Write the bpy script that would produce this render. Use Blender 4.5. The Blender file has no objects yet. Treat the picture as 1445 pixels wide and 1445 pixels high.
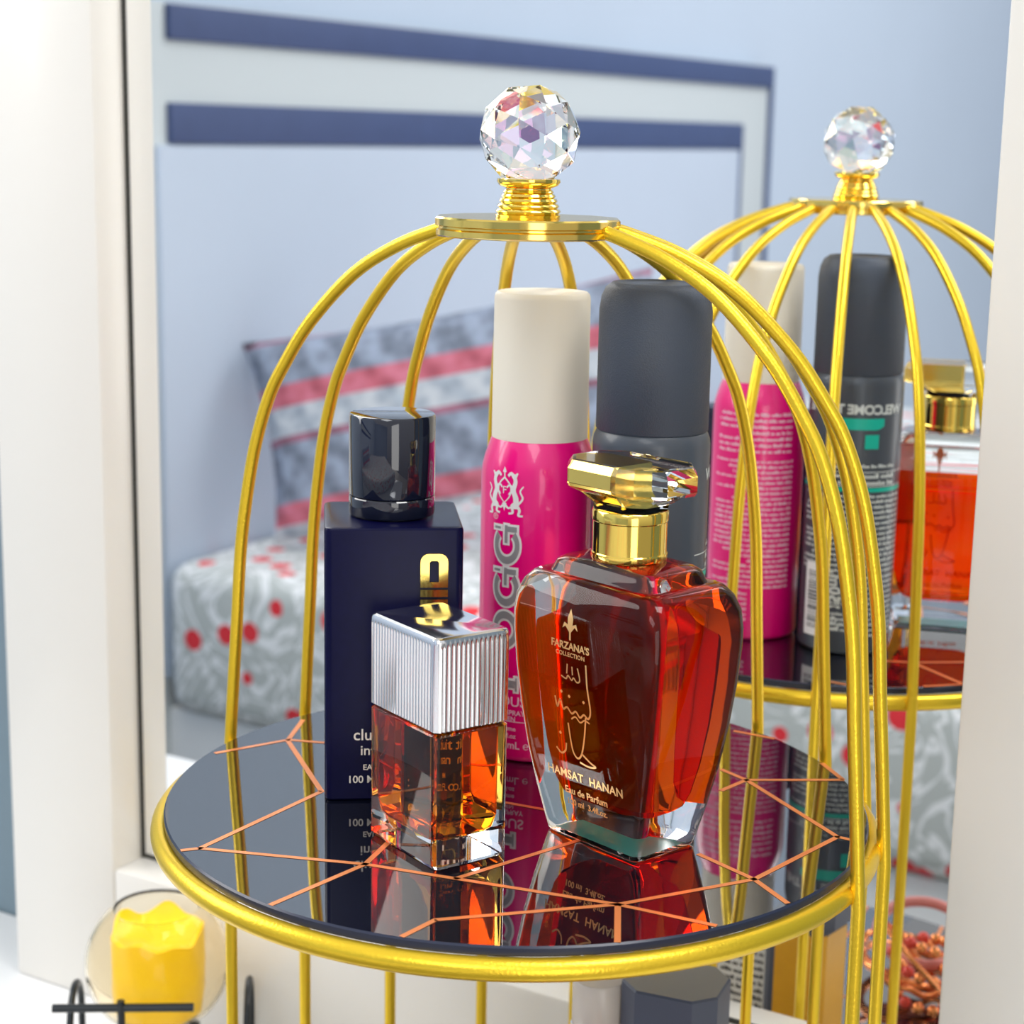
import bpy, bmesh, math, random
from mathutils import Vector, Matrix
random.seed(7)
PI = math.pi
R = math.radians
scene = bpy.context.scene
COL = scene.collection

# ------------------------------------------------------------------ place frame
# The rack axis is the world origin (upper tray top = z 0).  The vanity mirror is a vertical
# plane n.P = D; u runs along the mirror to the right, w comes out of it into the room.
TH = R(59.31)
N = Vector((math.cos(TH), math.sin(TH), 0))
U = Vector((math.sin(TH), -math.cos(TH), 0))
D = 0.1622
ROTZ = math.atan2(U.y, U.x)
TABLE_Z = -0.237
FLOOR_Z = -1.0
LOW_Z = -0.215

def at(u, w, z):
    p = U * u + N * (D - w)
    return Vector((p.x, p.y, z))

# ------------------------------------------------------------------ materials
def mat(name, col, rough=0.5, metal=0.0, trans=0.0, ior=1.45, coat=0.0, spec=None, emit=0.0, sheen=0.0, noise=0.0, nscale=60, bump=0.0, bscale=200):
    m = bpy.data.materials.new(name); m.use_nodes = True
    nt = m.node_tree; b = nt.nodes['Principled BSDF']
    c = (*col, 1)
    b.inputs['Base Color'].default_value = c
    b.inputs['Roughness'].default_value = rough
    b.inputs['Metallic'].default_value = metal
    b.inputs['Transmission Weight'].default_value = trans
    b.inputs['IOR'].default_value = ior
    b.inputs['Coat Weight'].default_value = coat
    b.inputs['Coat Roughness'].default_value = 0.03
    if spec is not None: b.inputs['Specular IOR Level'].default_value = spec
    if sheen: b.inputs['Sheen Weight'].default_value = sheen
    if emit:
        b.inputs['Emission Color'].default_value = c
        b.inputs['Emission Strength'].default_value = emit
    if noise or bump:
        tc = nt.nodes.new('ShaderNodeTexCoord')
        nz = nt.nodes.new('ShaderNodeTexNoise'); nz.inputs['Scale'].default_value = nscale; nz.inputs['Detail'].default_value = 3
        nt.links.new(tc.outputs['Object'], nz.inputs['Vector'])
        if noise:
            mx = nt.nodes.new('ShaderNodeMix'); mx.data_type = 'RGBA'
            mx.inputs['A'].default_value = tuple(max(0, x * (1 - noise)) for x in col) + (1,)
            mx.inputs['B'].default_value = tuple(min(1, x * (1 + noise)) for x in col) + (1,)
            nt.links.new(nz.outputs['Fac'], mx.inputs['Factor'])
            nt.links.new(mx.outputs['Result'], b.inputs['Base Color'])
        if bump:
            n2 = nt.nodes.new('ShaderNodeTexNoise'); n2.inputs['Scale'].default_value = bscale
            nt.links.new(tc.outputs['Object'], n2.inputs['Vector'])
            bp = nt.nodes.new('ShaderNodeBump'); bp.inputs['Strength'].default_value = bump; bp.inputs['Distance'].default_value = 0.001
            nt.links.new(n2.outputs['Fac'], bp.inputs['Height']); nt.links.new(bp.outputs['Normal'], b.inputs['Normal'])
    return m

def glass(name, col=(1, 1, 1), ior=1.45, rough=0.0, film=0.0):
    m = mat(name, col, rough, 0, 1.0, ior)
    if film:
        b = m.node_tree.nodes['Principled BSDF']
        b.inputs['Thin Film Thickness'].default_value = film
        b.inputs['Thin Film IOR'].default_value = 1.9
    return m

def liquid(name, c0, c1, ior=0.92, sc=30):
    # the face between glass and perfume: a tinted refractive boundary, a little uneven
    m = bpy.data.materials.new(name); m.use_nodes = True
    nt = m.node_tree; nt.nodes.remove(nt.nodes['Principled BSDF'])
    g = nt.nodes.new('ShaderNodeBsdfGlass'); g.inputs['IOR'].default_value = ior; g.inputs['Roughness'].default_value = 0.0
    tc = nt.nodes.new('ShaderNodeTexCoord'); nz = nt.nodes.new('ShaderNodeTexNoise'); nz.inputs['Scale'].default_value = sc
    rp = nt.nodes.new('ShaderNodeValToRGB')
    rp.color_ramp.elements[0].color = (*c0, 1); rp.color_ramp.elements[1].color = (*c1, 1)
    rp.color_ramp.elements[0].position = .35; rp.color_ramp.elements[1].position = .65
    nt.links.new(tc.outputs['Object'], nz.inputs['Vector']); nt.links.new(nz.outputs['Fac'], rp.inputs['Fac'])
    nt.links.new(rp.outputs['Color'], g.inputs['Color'])
    nt.links.new(g.outputs[0], nt.nodes['Material Output'].inputs['Surface'])
    return m

M = {}
M['gold_paint'] = mat('gold_paint', (0.86, 0.58, 0.03), 0.30, 0.72, spec=.7, bump=.12, bscale=900)
M['gold'] = mat('polished_gold', (0.95, 0.68, 0.14), 0.10, 1.0)
M['gold_plate'] = mat('gold_plate', (0.92, 0.66, 0.16), 0.13, 1.0)
M['copper_line'] = mat('copper_line', (0.80, 0.27, 0.09), 0.35, 0.35)
M['tray_glass'] = mat('black_glass', (0.004, 0.005, 0.010), 0.012, 0, ior=3.3)
M['tray_edge'] = mat('tray_edge', (0.02, 0.025, 0.05), 0.25)
M['crystal'] = glass('crystal', (1, 1, 1), 1.55, 0, 420)
M['glass'] = glass('clear_glass', (.97, .985, .98), 1.46)
M['acrylic'] = glass('clear_acrylic', (1, .99, .95), 1.25)
M['amber'] = liquid('amber_perfume', (.80, .38, .06), (.95, .60, .12))
M['redorange'] = liquid('red_orange_perfume', (.93, .22, .03), (.98, .36, .06), sc=22, ior=1.01)
M['gel'] = liquid('pale_perfume', (.95, .93, .9), (1, .98, .95))
M['silver'] = mat('silver_metal', (.86, .86, .88), 0.13, 1.0)
M['navy_body'] = mat('blue_black_lacquer', (0.002, 0.002, 0.026), 0.27, spec=.16, noise=.2, nscale=300)
M['black_cap'] = mat('black_gloss', (0.006, 0.008, 0.02), 0.04, coat=.8)
M['pink'] = mat('magenta_can', (0.90, 0.0, 0.22), 0.28, coat=.5)
M['pink_fade'] = M['pink']
M['cream_cap'] = mat('cream_plastic', (0.82, 0.77, 0.66), 0.5)
M['char_cap'] = mat('charcoal_plastic', (0.055, 0.068, 0.095), 0.5, bump=.25, bscale=1800)
M['char_body'] = mat('charcoal_can', (0.055, 0.066, 0.085), 0.36, coat=.15)
M['white_print'] = mat('white_print', (.85, .85, .85), .45)
M['pink_print'] = mat('pale_pink_print', (.95, .62, .78), .45)
M['gray_print'] = mat('gray_print', (.62, .66, .64), .45)
M['silver_print'] = mat('silver_print', (.42, .42, .44), .35, .3)
M['cream_print'] = mat('cream_print', (.75, .70, .62), .5)
M['teal_print'] = mat('teal_print', (0.0, .45, .33), .4)
M['teal'] = mat('teal_label', (0.0, .42, .38), .3)
M['dark_print'] = mat('dark_print', (.03, .03, .035), .5)
M['gold_print'] = mat('gold_print', (.85, .58, .25), .3, .5)
M['frame'] = mat('cream_lacquer', (0.735, 0.71, 0.66), 0.32, coat=.1, noise=.02, nscale=8)
M['gasket'] = mat('dark_gasket', (0.03, 0.03, 0.025), 0.6)
M['backing'] = mat('backing_board', (.25, .2, .15), .8)
M['table'] = mat('white_laminate', (0.86, 0.86, 0.86), 0.3)
M['shade_wall'] = mat('shaded_grey_blue_paint', (.16, .22, .26), .7)  # shadow in the gap beside the frame, put into the whole wall colour
M['wall'] = mat('pale_blue_paint', (0.54, 0.63, 0.76), 0.7, noise=.03, nscale=3)
M['floor'] = mat('floor_boards', (.45, .40, .34), .45, noise=.15, nscale=5)
M['navy'] = mat('navy_panel', (0.055, 0.085, 0.205), 0.5, noise=.1, nscale=25)
M['bedwhite'] = mat('cool_white_panel', (0.60, 0.65, 0.67), 0.5)
M['bedpanel'] = mat('pale_blue_padded_panel', (0.535, 0.61, 0.73), 0.6, noise=.04, nscale=4)
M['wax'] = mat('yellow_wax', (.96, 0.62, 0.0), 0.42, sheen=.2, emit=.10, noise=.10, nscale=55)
M['wire'] = mat('black_wire', (0.008, 0.012, 0.016), 0.3)
M['candleglass'] = glass('candle_glass', (1.0, .93, .78), 1.15)
M['orange_body'] = mat('amber_yellow_lacquer', (0.72, 0.36, 0.02), 0.35, noise=.15, nscale=40)
M['grey_cap'] = mat('slate_plastic', (0.075, 0.085, 0.12), 0.45)
M['grey_top'] = mat('warm_grey_plastic', (0.25, 0.24, 0.22), 0.5)
M['label'] = mat('white_label', (.82, .82, .80), .5)
M['copper'] = mat('copper_metal', (.85, .30, .10), .2, .9)
M['rose'] = mat('rose_plastic', (.85, .32, .28), .3, trans=.2)
M['redbead'] = mat('red_bead', (.85, .08, .05), .2)
mm = bpy.data.materials.new('mirror_silver'); mm.use_nodes = True
b = mm.node_tree.nodes['Principled BSDF']; b.inputs['Metallic'].default_value = 1; b.inputs['Roughness'].default_value = 0; b.inputs['Base Color'].default_value = (.95, .96, .965, 1)
M['mirror'] = mm

def m_cover():
    m = bpy.data.materials.new('patterned_bedcover'); m.use_nodes = True
    nt = m.node_tree; b = nt.nodes['Principled BSDF']; b.inputs['Roughness'].default_value = .8
    L = nt.links.new; nn = nt.nodes.new
    tc = nn('ShaderNodeTexCoord')
    nz = nn('ShaderNodeTexNoise'); nz.inputs['Scale'].default_value = 10; nz.inputs['Detail'].default_value = 2; nz.inputs['Distortion'].default_value = 2.6
    L(tc.outputs['Object'], nz.inputs['Vector'])
    wv = nn('ShaderNodeMath'); wv.operation = 'MULTIPLY'; wv.inputs[1].default_value = 34; L(nz.outputs['Fac'], wv.inputs[0])
    sn = nn('ShaderNodeMath'); sn.operation = 'SINE'; L(wv.outputs[0], sn.inputs[0])
    rp = nn('ShaderNodeValToRGB'); rp.color_ramp.elements[0].color = (.56, .59, .575, 1); rp.color_ramp.elements[1].color = (.93, .94, .95, 1)
    rp.color_ramp.elements[0].position = .15; rp.color_ramp.elements[1].position = .7
    L(sn.outputs[0], rp.inputs['Fac'])
    vo = nn('ShaderNodeTexVoronoi'); vo.inputs['Scale'].default_value = 19; L(tc.outputs['Object'], vo.inputs['Vector'])
    lt = nn('ShaderNodeMath'); lt.operation = 'LESS_THAN'; lt.inputs[1].default_value = .275; L(vo.outputs['Distance'], lt.inputs[0])
    mx = nn('ShaderNodeMix'); mx.data_type = 'RGBA'; mx.inputs['B'].default_value = (.85, .035, .05, 1)
    L(lt.outputs[0], mx.inputs['Factor']); L(rp.outputs['Color'], mx.inputs['A'])
    L(mx.outputs['Result'], b.inputs['Base Color'])
    return m
M['cover'] = m_cover()

def m_cushion():
    # woven stripes along local z
    m = bpy.data.materials.new('striped_weave'); m.use_nodes = True
    nt = m.node_tree; b = nt.nodes['Principled BSDF']; b.inputs['Roughness'].default_value = .85
    L = nt.links.new; nn = nt.nodes.new
    tc = nn('ShaderNodeTexCoord'); sp = nn('ShaderNodeSeparateXYZ'); L(tc.outputs['Object'], sp.inputs[0])
    ma = nn('ShaderNodeMapRange'); ma.inputs['From Min'].default_value = -.136; ma.inputs['From Max'].default_value = .136
    L(sp.outputs['Z'], ma.inputs['Value'])
    rp = nn('ShaderNodeValToRGB'); cr = rp.color_ramp; cr.interpolation = 'CONSTANT'
    gray = (.27, .31, .40, 1); red = (.62, .16, .22, 1); lite = (.52, .56, .62, 1); wine = (.33, .13, .19, 1)
    st = [(0, lite), (.08, red), (.18, gray), (.46, wine), (.495, lite), (.63, red), (.735, gray), (.95, wine), (.975, gray)]
    cr.elements[0].position = 0; cr.elements[0].color = st[0][1]
    cr.elements[1].position = st[1][0]; cr.elements[1].color = st[1][1]
    for p, c in st[2:]:
        e = cr.elements.new(p); e.color = c
    L(ma.outputs['Result'], rp.inputs['Fac'])
    vo = nn('ShaderNodeTexVoronoi'); vo.inputs['Scale'].default_value = 55; L(tc.outputs['Object'], vo.inputs['Vector'])
    wv = nn('ShaderNodeTexWave'); wv.inputs['Scale'].default_value = 9; wv.bands_direction = 'DIAGONAL'; wv.inputs['Distortion'].default_value = 2; wv.inputs['Detail Scale'].default_value = 8; L(tc.outputs['Object'], wv.inputs['Vector'])
    mx = nn('ShaderNodeMix'); mx.data_type = 'RGBA'; mx.blend_type = 'OVERLAY'; mx.inputs['Factor'].default_value = .22
    L(rp.outputs['Color'], mx.inputs['A']); L(wv.outputs['Color'], mx.inputs['B'])
    m2 = nn('ShaderNodeMix'); m2.data_type = 'RGBA'; m2.blend_type = 'OVERLAY'; m2.inputs['Factor'].default_value = .35
    L(mx.outputs['Result'], m2.inputs['A']); L(vo.outputs['Distance'], m2.inputs['B'])
    L(m2.outputs['Result'], b.inputs['Base Color'])
    return m
M['cushion'] = m_cushion()

# ------------------------------------------------------------------ mesh helpers
def finish(bm, name, mats, parent=None, smooth=35, loc=None, rz=None):
    me = bpy.data.meshes.new(name)
    bmesh.ops.recalc_face_normals(bm, faces=bm.faces) if smooth is not None else None
    bm.to_mesh(me); bm.free()
    if not isinstance(mats, (list, tuple)): mats = [mats]
    for m in mats: me.materials.append(m)
    if smooth:
        me.shade_smooth(); me.set_sharp_from_angle(angle=R(smooth))
    o = bpy.data.objects.new(name, me); COL.objects.link(o)
    if parent is not None: o.parent = parent
    if loc is not None: o.location = loc
    if rz is not None: o.rotation_euler = (0, 0, rz)
    return o

def tag(o, label, cat, group=None):
    o['label'] = label; o['category'] = cat
    if group: o['group'] = group
    return o

def thing(name, label, cat, loc=(0, 0, 0), rz=0, group=None):
    o = bpy.data.objects.new(name, None); COL.objects.link(o)
    o.location = loc; o.rotation_euler = (0, 0, rz); o.empty_display_size = .02
    return tag(o, label, cat, group)

def struct(o):
    o['kind'] = 'structure'; return o

def loft(bm, rings, cap0=True, cap1=True, mi=0):
    vs = [[bm.verts.new(p) for p in r] for r in rings]
    n = len(vs[0])
    for a, b in zip(vs, vs[1:]):
        for i in range(n):
            f = bm.faces.new((a[i], a[(i + 1) % n], b[(i + 1) % n], b[i])); f.material_index = mi
    if cap0: f = bm.faces.new(vs[0][::-1]); f.material_index = mi
    if cap1: f = bm.faces.new(vs[-1]); f.material_index = mi
    return vs

def lathe(bm, prof, seg=48, c=(0, 0), mi=0, cap0=True, cap1=True):
    rings = [[(c[0] + r * math.cos(2 * PI * i / seg), c[1] + r * math.sin(2 * PI * i / seg), z) for i in range(seg)] for r, z in prof]
    return loft(bm, rings, cap0, cap1, mi)

def rrect(a, b, r, z, n=5, cx=0, cy=0):
    r = min(r, a * .999, b * .999); pts = []
    for sx, sy, a0 in ((1, 1, 0), (-1, 1, 90), (-1, -1, 180), (1, -1, 270)):
        for k in range(n + 1):
            t = R(a0 + 90 * k / n)
            pts.append((cx + sx * (a - r) + r * math.cos(t), cy + sy * (b - r) + r * math.sin(t), z))
    return pts

def octo(a, b, ch, z):
    return [(a, b - ch, z), (a - ch, b, z), (-a + ch, b, z), (-a, b - ch, z), (-a, -b + ch, z), (-a + ch, -b, z), (a - ch, -b, z), (a, -b + ch, z)]

def tube(bm, pts, r, seg=12, closed=False, mi=0):
    pts = [Vector(p) for p in pts]; n = len(pts); rings = []
    prev = None
    for i, p in enumerate(pts):
        if closed: t = (pts[(i + 1) % n] - pts[i - 1]).normalized()
        else: t = (pts[min(i + 1, n - 1)] - pts[max(i - 1, 0)]).normalized()
        if prev is None:
            ref = Vector((0, 0, 1)) if abs(t.z) < .9 else Vector((1, 0, 0))
            nx = t.cross(ref).normalized()
        else:
            nx = (prev - t * prev.dot(t)).normalized()
        prev = nx; ny = t.cross(nx)
        rings.append([p + nx * r * math.cos(2 * PI * k / seg) + ny * r * math.sin(2 * PI * k / seg) for k in range(seg)])
    if closed:
        vs = [[bm.verts.new(p) for p in rg] for rg in rings]
        for i in range(n):
            a, b = vs[i], vs[(i + 1) % n]
            for k in range(seg):
                f = bm.faces.new((a[k], a[(k + 1) % seg], b[(k + 1) % seg], b[k])); f.material_index = mi
    else: loft(bm, rings, mi=mi)

def box(bm, x0, x1, y0, y1, z0, z1, bev=0, mi=0, segs=2):
    ret = bmesh.ops.create_cube(bm, size=1)
    vs = ret['verts']
    for v in vs:
        v.co = Vector(((x0 + x1) / 2 + v.co.x * (x1 - x0), (y0 + y1) / 2 + v.co.y * (y1 - y0), (z0 + z1) / 2 + v.co.z * (z1 - z0)))
    fs = set(f for v in vs for f in v.link_faces)
    for f in fs: f.material_index = mi
    if bev:
        es = list(set(e for v in vs for e in v.link_edges))
        bmesh.ops.bevel(bm, geom=es, offset=bev, segments=segs, profile=.5, affect='EDGES')

def polyface(bm, pts2, fn, mi=0):
    f = bm.faces.new([bm.verts.new(fn(*p)) for p in pts2]); f.material_index = mi; return f

def text_bm(body, size, offset=0.0, spacing=1.0, align='CENTER', shear=0.0):
    cu = bpy.data.curves.new('txt', 'FONT'); cu.body = body; cu.size = size; cu.offset = offset; cu.space_character = spacing
    cu.align_x = align; cu.align_y = 'CENTER'; cu.shear = shear; cu.resolution_u = 4
    ob = bpy.data.objects.new('txt', cu)
    COL.objects.link(ob)
    dg = bpy.context.evaluated_depsgraph_get()
    me = bpy.data.meshes.new_from_object(ob.evaluated_get(dg))
    bm = bmesh.new(); bm.from_mesh(me)
    bpy.data.objects.remove(ob); bpy.data.curves.remove(cu); bpy.data.meshes.remove(me)
    return bm

def merge(dst, src, fn, mi=0):
    """copy src faces (flat in xy) into dst through fn(x, y) -> 3D"""
    mp = {v: dst.verts.new(fn(v.co.x, v.co.y)) for v in src.verts}
    for f in src.faces:
        try:
            g = dst.faces.new([mp[v] for v in f.verts]); g.material_index = mi
        except ValueError: pass
    src.free()

def slice_x(bm, step=.0015):
    xs = [v.co.x for v in bm.verts]
    if not xs: return
    x = min(xs) + step
    while x < max(xs):
        bmesh.ops.bisect_plane(bm, geom=bm.verts[:] + bm.edges[:] + bm.faces[:], plane_co=(x, 0, 0), plane_no=(1, 0, 0)); x += step

def cyl_map(r, az, z0, c=(0, 0), eps=.00015):
    # x along the skin (to the right as seen from outside), y up
    def fn(x, y):
        a = az + x / r
        return (c[0] + (r + eps) * math.cos(a), c[1] + (r + eps) * math.sin(a), z0 + y)
    return fn

def words_bm(width, lines, lh, h, fill=.92, seed=1, left=True):
    """illegible small print: rows of word-sized runs of letter-sized marks"""
    rnd = random.Random(seed); bm = bmesh.new()
    for k in range(lines):
        y = -k * lh; x = -width / 2 if left else -width / 2
        end = width / 2 * (1 if rnd.random() < .75 else rnd.uniform(.0, .9))
        while x < end:
            for _ in range(rnd.randint(2, 8)):
                lw = h * rnd.uniform(.38, .7)
                if x + lw > end: break
                hh = h * rnd.choice((.65, .65, .7, 1.0))
                y0 = y - h / 2
                bm.faces.new([bm.verts.new(p) for p in ((x, y0, 0), (x + lw, y0, 0), (x + lw, y0 + hh, 0), (x, y0 + hh, 0))])
                x += lw + h * .12
            x += h * .45
    return bm

# ------------------------------------------------------------------ room shell
def local_box(name, m, u0, u1, w0, w1, z0, z1, parent=None, bev=0, base=None):
    """box aligned with the mirror; mesh local x = u, local y = -w about base (u,w,z)"""
    bm = bmesh.new()
    bu, bw, bz = base if base else ((u0 + u1) / 2, (w0 + w1) / 2, z0)
    box(bm, u0 - bu, u1 - bu, bw - w1, bw - w0, z0 - bz, z1 - bz, bev)
    if parent is None: return finish(bm, name, m, loc=at(bu, bw, bz), rz=ROTZ)
    return finish(bm, name, m, parent)

WTOP = 1.6
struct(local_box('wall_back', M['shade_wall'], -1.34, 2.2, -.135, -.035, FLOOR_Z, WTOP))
struct(local_box('wall_left', M['wall'], -1.34, -1.24, -.035, 6.0, FLOOR_Z, WTOP))
struct(local_box('wall_front', M['wall'], -1.34, 2.2, 5.9, 6.0, FLOOR_Z, WTOP))
struct(local_box('floor', M['floor'], -1.34, 2.2, -.135, 6.0, FLOOR_Z - .05, FLOOR_Z))
struct(local_box('baseboard_left', M['bedwhite'], -1.24, -1.225, -.035, 5.9, FLOOR_Z, FLOOR_Z + .08))

# vanity table
T0, T1, TW0, TW1 = -.70, .50, -.034, .315
tb = thing('vanity_table', 'white vanity table carrying the mirror, candle and gold rack', 'table', at(-.1, .15, FLOOR_Z), ROTZ)
def tbl(name, m, u0, u1, w0, w1, z0, z1, bev=0): return local_box(name, m, u0, u1, w0, w1, z0, z1, tb, bev, base=(-.1, .15, FLOOR_Z))
tbl('table_top', M['table'], T0, T1, TW0, TW1, TABLE_Z - .025, TABLE_Z, .003)
tbl('apron', M['table'], T0 + .03, T1 - .03, TW0 + .02, TW1 - .03, TABLE_Z - .12, TABLE_Z - .025)
for uu in (T0 + .02, T1 - .065):
    for ww in (TW0 + .01, TW1 - .065):
        tbl('leg', M['table'], uu, uu + .045, ww, ww + .045, FLOOR_Z, TABLE_Z - .12, .003)

# vanity mirror: recessed pane in a deep cream frame
F = .023; UL, UR = -.337, .1245; FW = .077; ZB = -.156; ZT = .62
vm = thing('vanity_mirror', 'large mirror in a cream frame standing on the white table behind the gold rack', 'mirror', at(0, 0, TABLE_Z), ROTZ)
def vmb(name, m, u0, u1, w0, w1, z0, z1, bev=0): return local_box(name, m, u0, u1, w0, w1, z0, z1, vm, bev, base=(0, 0, TABLE_Z))
vmb('frame_stile', M['frame'], UL - FW, UL, -.012, F, TABLE_Z, ZT + FW, .0022)
vmb('frame_stile', M['frame'], UR, UR + FW, -.012, F, TABLE_Z, ZT + FW, .0022)
vmb('frame_rail', M['frame'], UL - .0005, UR + .0005, -.012, F - .0006, TABLE_Z, ZB, .0022)
vmb('frame_rail', M['frame'], UL - .0005, UR + .0005, -.012, F - .0006, ZT, ZT + FW, .0022)
bm = bmesh.new(); 
for q in ((UL + .0003, UL + .0022, ZB, ZT), (UR - .0022, UR - .0003, ZB, ZT), (UL + .0022, UR - .0022, ZB + .0003, ZB + .0022), (UL + .0022, UR - .0022, ZT - .0022, ZT - .0003)):
    box(bm, q[0], q[1], -.0008, .0005, q[2] - TABLE_Z, q[3] - TABLE_Z)
finish(bm, 'gasket', M['gasket'], vm, None)
vmb('mirror_pane', M['mirror'], UL - .002, UR + .002, -.006, 0, ZB - .002, ZT + .002)
vmb('backing_board', M['backing'], UL - .002, UR + .002, -.011, -.0065, ZB - .002, ZT + .002)

# ------------------------------------------------------------------ perfume rack (gold birdcage)
rack = thing('perfume_rack', 'gold birdcage perfume rack with two black glass trays and a crystal ball finial', 'rack', (0, 0, LOW_Z))
def rk(bm, name, m, smooth=35, parent=rack):
    for v in bm.verts:
        v.co.z -= LOW_Z
    return finish(bm, name, m, parent, smooth)
TR, RINGR = .1300, .1312
def ring_pts(r, z, n=120): return [(r * math.cos(2 * PI * i / n), r * math.sin(2 * PI * i / n), z) for i in range(n)]

# inlay net measured on the upper tray, rack coordinates (metres)
INLAY = [(-0.1197, 0.0418, -0.093, 0.0597), (-0.093, 0.0597, -0.09, 0.0857), (-0.093, 0.0597, -0.0645, 0.0544), (-0.0928, 0.058, -0.0732, 0.0009), (-0.0732, 0.0009, -0.1091, -0.0568), (-0.115, -0.0589, -0.1091, -0.0568), (-0.1091, -0.0568, -0.0511, -0.068), (-0.0511, -0.068, 0.0329, -0.0972), (0.0329, -0.0972, 0.063, -0.112), (-0.0785, -0.1026, -0.0511, -0.068), (-0.0511, -0.068, -0.0445, -0.0476), (-0.0203, -0.0789, 0.0228, -0.0422), (-0.0351, -0.1243, -0.0254, -0.1117), (-0.0254, -0.1117, 0.0329, -0.0972), (0.0329, -0.0972, 0.0798, -0.0746), (0.0798, -0.0746, 0.1145, -0.035), (0.0329, -0.0972, 0.0313, -0.1254), (0.0632, -0.0535, 0.0798, -0.0746), (0.0798, -0.0746, 0.0882, -0.0936), (0.1145, -0.035, 0.1192, -0.0378), (0.1145, -0.035, 0.089, 0.0223), (0.089, 0.0223, 0.0805, 0.0339), (0.089, 0.0223, 0.0779, 0.01), (0.089, 0.0223, 0.1269, 0.0245), (0.1268, 0.0248, 0.1217, 0.0433), (0.0912, 0.0819, 0.1066, 0.0729), (-0.016, -0.0016, 0.012, -0.0143)]
def make_tray(z, name, lines):
    bm = bmesh.new()
    lathe(bm, [(TR - .0006, z - .0035), (TR, z - .003), (TR, z - .0006), (TR - .0006, z)], 128)
    for f in bm.faces:
        if abs(f.normal.z) < .5: f.material_index = 1
    bm.normal_update()
    for f in bm.faces:
        f.material_index = 0 if abs(f.normal.z) > .9 else 1
    for (x0, y0, x1, y1) in lines:
        a, b2 = Vector((x0, y0, 0)), Vector((x1, y1, 0)); t = (b2 - a).normalized(); s = Vector((-t.y, t.x, 0)) * .00105
        vs = [bm.verts.new((p.x, p.y, z + .00012)) for p in (a - s - t * .0003, b2 - s + t * .0003, b2 + s + t * .0003, a + s - t * .0003)]
        f = bm.faces.new(vs); f.material_index = 2
    return rk(bm, name, [M['tray_glass'], M['tray_edge'], M['copper_line']], 30)
make_tray(0, 'glass_tray', INLAY)
make_tray(LOW_Z, 'glass_tray', INLAY)
for z in (-.0070, LOW_Z - .0070):
    bm = bmesh.new(); tube(bm, ring_pts(RINGR, z), .0038, 16, True); rk(bm, 'tray_ring', M['gold_paint'])
for a in (20, 110, 200, 290):
    bm = bmesh.new(); c = (.126 * math.cos(R(a)), .126 * math.sin(R(a)))
    lathe(bm, [(.006, TABLE_Z), (.0075, TABLE_Z + .003), (.0065, TABLE_Z + .012), (.004, LOW_Z - .0085)], 20, c)
    rk(bm, 'foot', M['gold_paint'])
ROD = [(.1364, LOW_Z - .008), (.1364, -.1), (.1362, -.012), (.1345, .010), (.1329, .030), (.1312, .050), (.1292, .076), (.1264, .096), (.1215, .120), (.1145, .1405), (.1070, .1540), (.0943, .1718), (.0746, .1908), (.0551, .2022), (.0373, .2088), (.0300, .2108)]
def smooth_path(P, n=6):
    out = []
    for i in range(len(P) - 1):
        p0, p1, p2, p3 = P[max(i - 1, 0)], P[i], P[i + 1], P[min(i + 2, len(P) - 1)]
        for k in range(n):
            t = k / n
            out.append(tuple(.5 * (2 * b + (c - a) * t + (2 * a - 5 * b + 4 * c - d) * t * t + (3 * b - a - 3 * c + d) * t ** 3) for a, b, c, d in zip(p0, p1, p2, p3)))
    out.append(P[-1]); return out
prof = [ROD[0], ROD[1]] + smooth_path(ROD[2:], 5)
for k in range(-5, 6):
    a = R(7.8 if k == -3 else 59.31 + 18.2 * k)
    bm = bmesh.new(); tube(bm, [(r * math.cos(a), r * math.sin(a), z) for r, z in prof], .0025, 12)
    rk(bm, 'cage_rod', M['gold_paint'])
# finial
bm = bmesh.new()
NP = 12; ph = R(59.31)
def ngon(r, z): return [(r * math.cos(ph + 2 * PI * (i + .5) / NP), r * math.sin(ph + 2 * PI * (i + .5) / NP), z) for i in range(NP)]
loft(bm, [ngon(.0318, .2078), ngon(.0330, .2084), ngon(.0330, .2102), ngon(.0321, .2107), ngon(.0321, .2113), ngon(.0333, .2118), ngon(.0333, .2141), ngon(.0327, .2147)])
rk(bm, 'top_plate', M['gold_plate'], 33)
cz = .2147; pr = [(.0112, cz), (.0115, cz + .0008)]
for i, (r, z) in enumerate(((.0112, .0016), (.0106, .0034), (.0100, .0052), (.0093, .0068), (.0086, .0082))):
    pr += [(r - .0004, cz + z - .0003), (r + .0003, cz + z + .0004), (r - .0002, cz + z + .0012)]
pr += [(.0079, cz + .0088), (.0080, cz + .0100), (.0104, cz + .0110), (.0112, cz + .0122), (.0110, cz + .0132), (.0098, cz + .0134)]
bm = bmesh.new(); lathe(bm, pr, 48); rk(bm, 'finial_collar', M['gold'], 50)
BALL_Z = .2428; BALL_R = .0180
bm = bmesh.new(); bmesh.ops.create_icosphere(bm, subdivisions=2, radius=BALL_R)
bmesh.ops.rotate(bm, verts=bm.verts, cent=(0, 0, 0), matrix=Matrix.Rotation(R(18), 3, 'Z') @ Matrix.Rotation(R(31.7), 3, 'Y'))
for v in bm.verts: v.co.z = max(v.co.z, -.0158) + BALL_Z
rk(bm, 'crystal_ball', M['crystal'], 0)['label'] = 'clear faceted crystal ball on the gold finial collar'

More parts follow.
